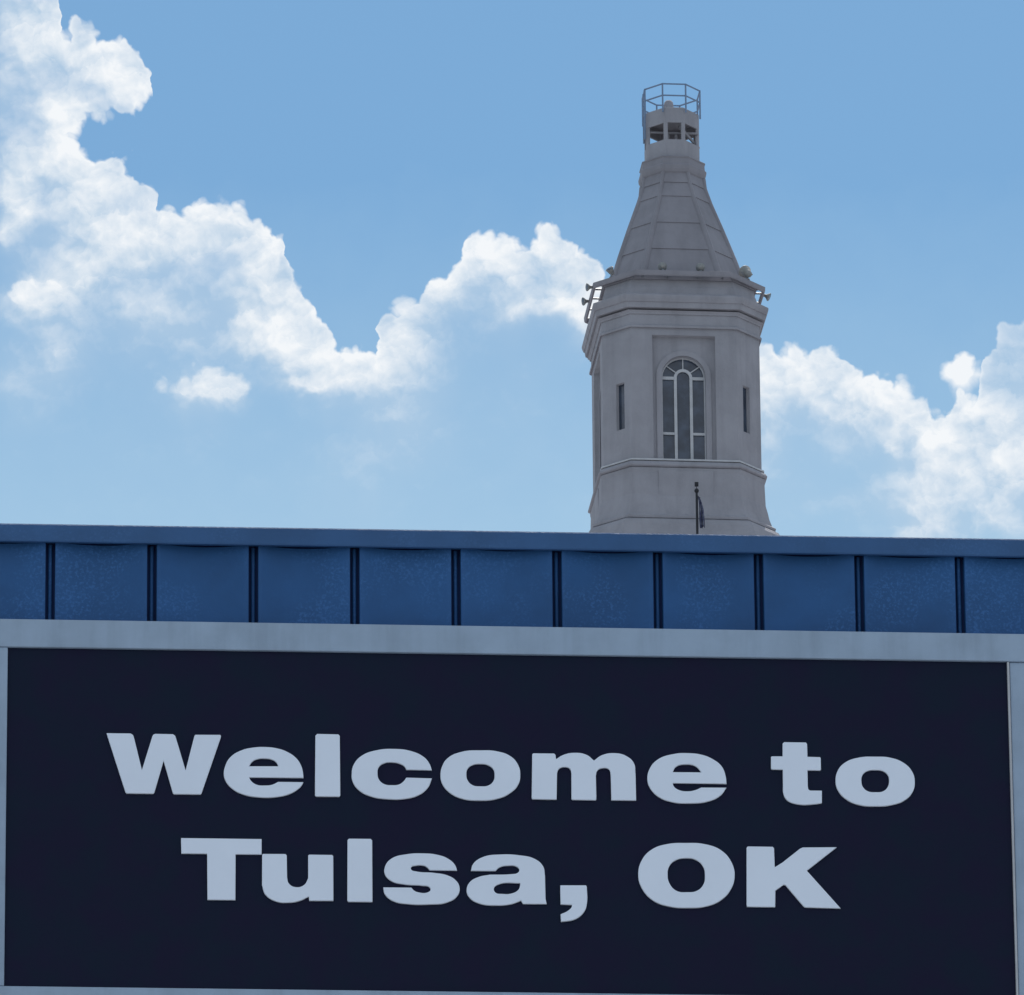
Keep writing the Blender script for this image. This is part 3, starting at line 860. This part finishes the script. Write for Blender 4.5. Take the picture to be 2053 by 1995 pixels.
# heading 0 = mouth towards local +y of the lamp, i.e. inwards from the front
ra = 168 * KT
def on_front(px): # x on front face for px column near the rim
    return (px - 1369.5) * KT / math.cos(PHI)
zr = z_rim1
floodlight(on_front(1329), -ra, zr, R(180), R(12), .10, 'floodlight on the front of the roof rim, left of its twin below the spire', .95)
floodlight(on_front(1405), -ra, zr, R(180), R(16), .09, 'floodlight on the front of the roof rim, right of its twin below the spire', .95)
ro = ring(170 * KT, 190 * KT)
q_ = Vector(ro[0]).lerp(Vector(ro[7]), .60)
floodlight(q_.x, q_.y, zr, R(-45), R(40), .16, 'small floodlight on the left chamfer of the roof rim, against the cloud', .85)
q_ = Vector(ro[1]).lerp(Vector(ro[2]), .50)
floodlight(q_.x, q_.y, zr, R(205), R(35), .12, 'large tilted floodlight on the right chamfer of the roof rim', 1.35)
zu = (z_rim0 + z_rim1) / 2


def side_light(sx, ypx, label, aim, tilt, s=1.0):
    """lamp on a short arm, reaching outwards from the side of the ring"""
    o = empty('floodlight', tw(sx * 173 * KT, ypx * KT, zu), PHI)
    tag(o, label, 'floodlight', 'floodlights round the cupola roof')
    tube('arm', (-sx * .03, 0, 0), (sx * .06 * s, 0, .01), .035, M['steel'], o, 8)
    dirn = Vector((sx * math.cos(tilt), math.sin(aim), math.sin(tilt))).normalized()
    mw = Matrix.Translation((sx * .10 * s, 0, .01)) @ dirn.to_track_quat('Z', 'Y').to_matrix().to_4x4() @ Matrix.Scale(s, 4)
    hd = lathe('lamp_head', [(0, -.10), (.045, -.095), (.06, -.06), (.065, .0), (.095, .05), (.15, .11), (.165, .13), (.165, .15), (.14, .15)], M['lamp'], o, 18, mw)
    lathe('lens', [(.14, 0), (.08, .015), (0, .02)], M['glass'], hd, 18, Matrix.Translation((0, 0, .142)))
    return o


side_light(-1, -84, 'upper of the two floodlights reaching out from the left of the roof ring', R(-14), R(-8), .86)
side_light(-1, -8, 'lower of the two floodlights reaching out from the left of the roof ring', R(-14), R(-12), .9)
side_light(1, -62, 'floodlight reaching out from the right side of the roof ring', R(-14), R(-28), .9)

# ------------------------------------------------------------------ flagpole in front of the cupola
rp = ray(1398, 1066); FDp = 296.0
pp = CO + rp * (FDp / rp.y)
kk = (pp - CO).length / FPX
vpx = kk / math.cos(R(20.5))
fp = empty('flagpole', (pp.x, pp.y, pp.z - 4.2))
tag(fp, 'thin black flagpole with a ball top and a furled dark flag before the cupola base', 'flagpole')
hb = 4.2
tube('pole', (0, 0, 0), (0, 0, hb + 80 * vpx), 3.6 * kk, M['pole'], fp, 10, 2.4 * kk)
lathe('ball', [(0, -.085), (.06, -.06), (.085, 0), (.06, .06), (0, .085)], M['pole'], fp, 14, Matrix.Translation((0, 0, hb + 82 * vpx)))
tube('spike', (0, 0, hb + 82 * vpx), (0, 0, hb + 92 * vpx), .012, M['pole'], fp, 6)
box('finial', -.065, .065, -.05, .05, hb + 91 * vpx, hb + 99 * vpx, M['pole'], fp, bevel=.015)
bm = bmesh.new(); prev = None
for j in range(19):
    u = j / 18; z = hb + (70 - 62 * u) * vpx
    wd = (1.0 + 4.2 * math.sin(math.pi * min(1, u * .62 + .06)) ** 1.4) * kk
    cxx = (8.0 + 2.6 * u - 5.5 * (1 - u) ** 6) * kk
    cur = []
    for i in range(13):
        a = -1 + i / 6
        cur.append(bm.verts.new((cxx + a * wd, .05 * math.sin(a * 7 + u * 2.5) * (.4 + u), z + .03 * math.sin(a * 3))))
    if prev:
        for i in range(12): bm.faces.new((prev[i], prev[i + 1], cur[i + 1], cur[i]))
    prev = cur
fo = link('flag', mesh_of(bm, smooth=True), M['flag'], fp)
sm = fo.modifiers.new('thickness', 'SOLIDIFY'); sm.thickness = .008
tube('halyard', (0, -.06, hb + 72 * vpx), (8 * kk, -.05, hb + 66 * vpx), .006, M['pole'], fp, 5)
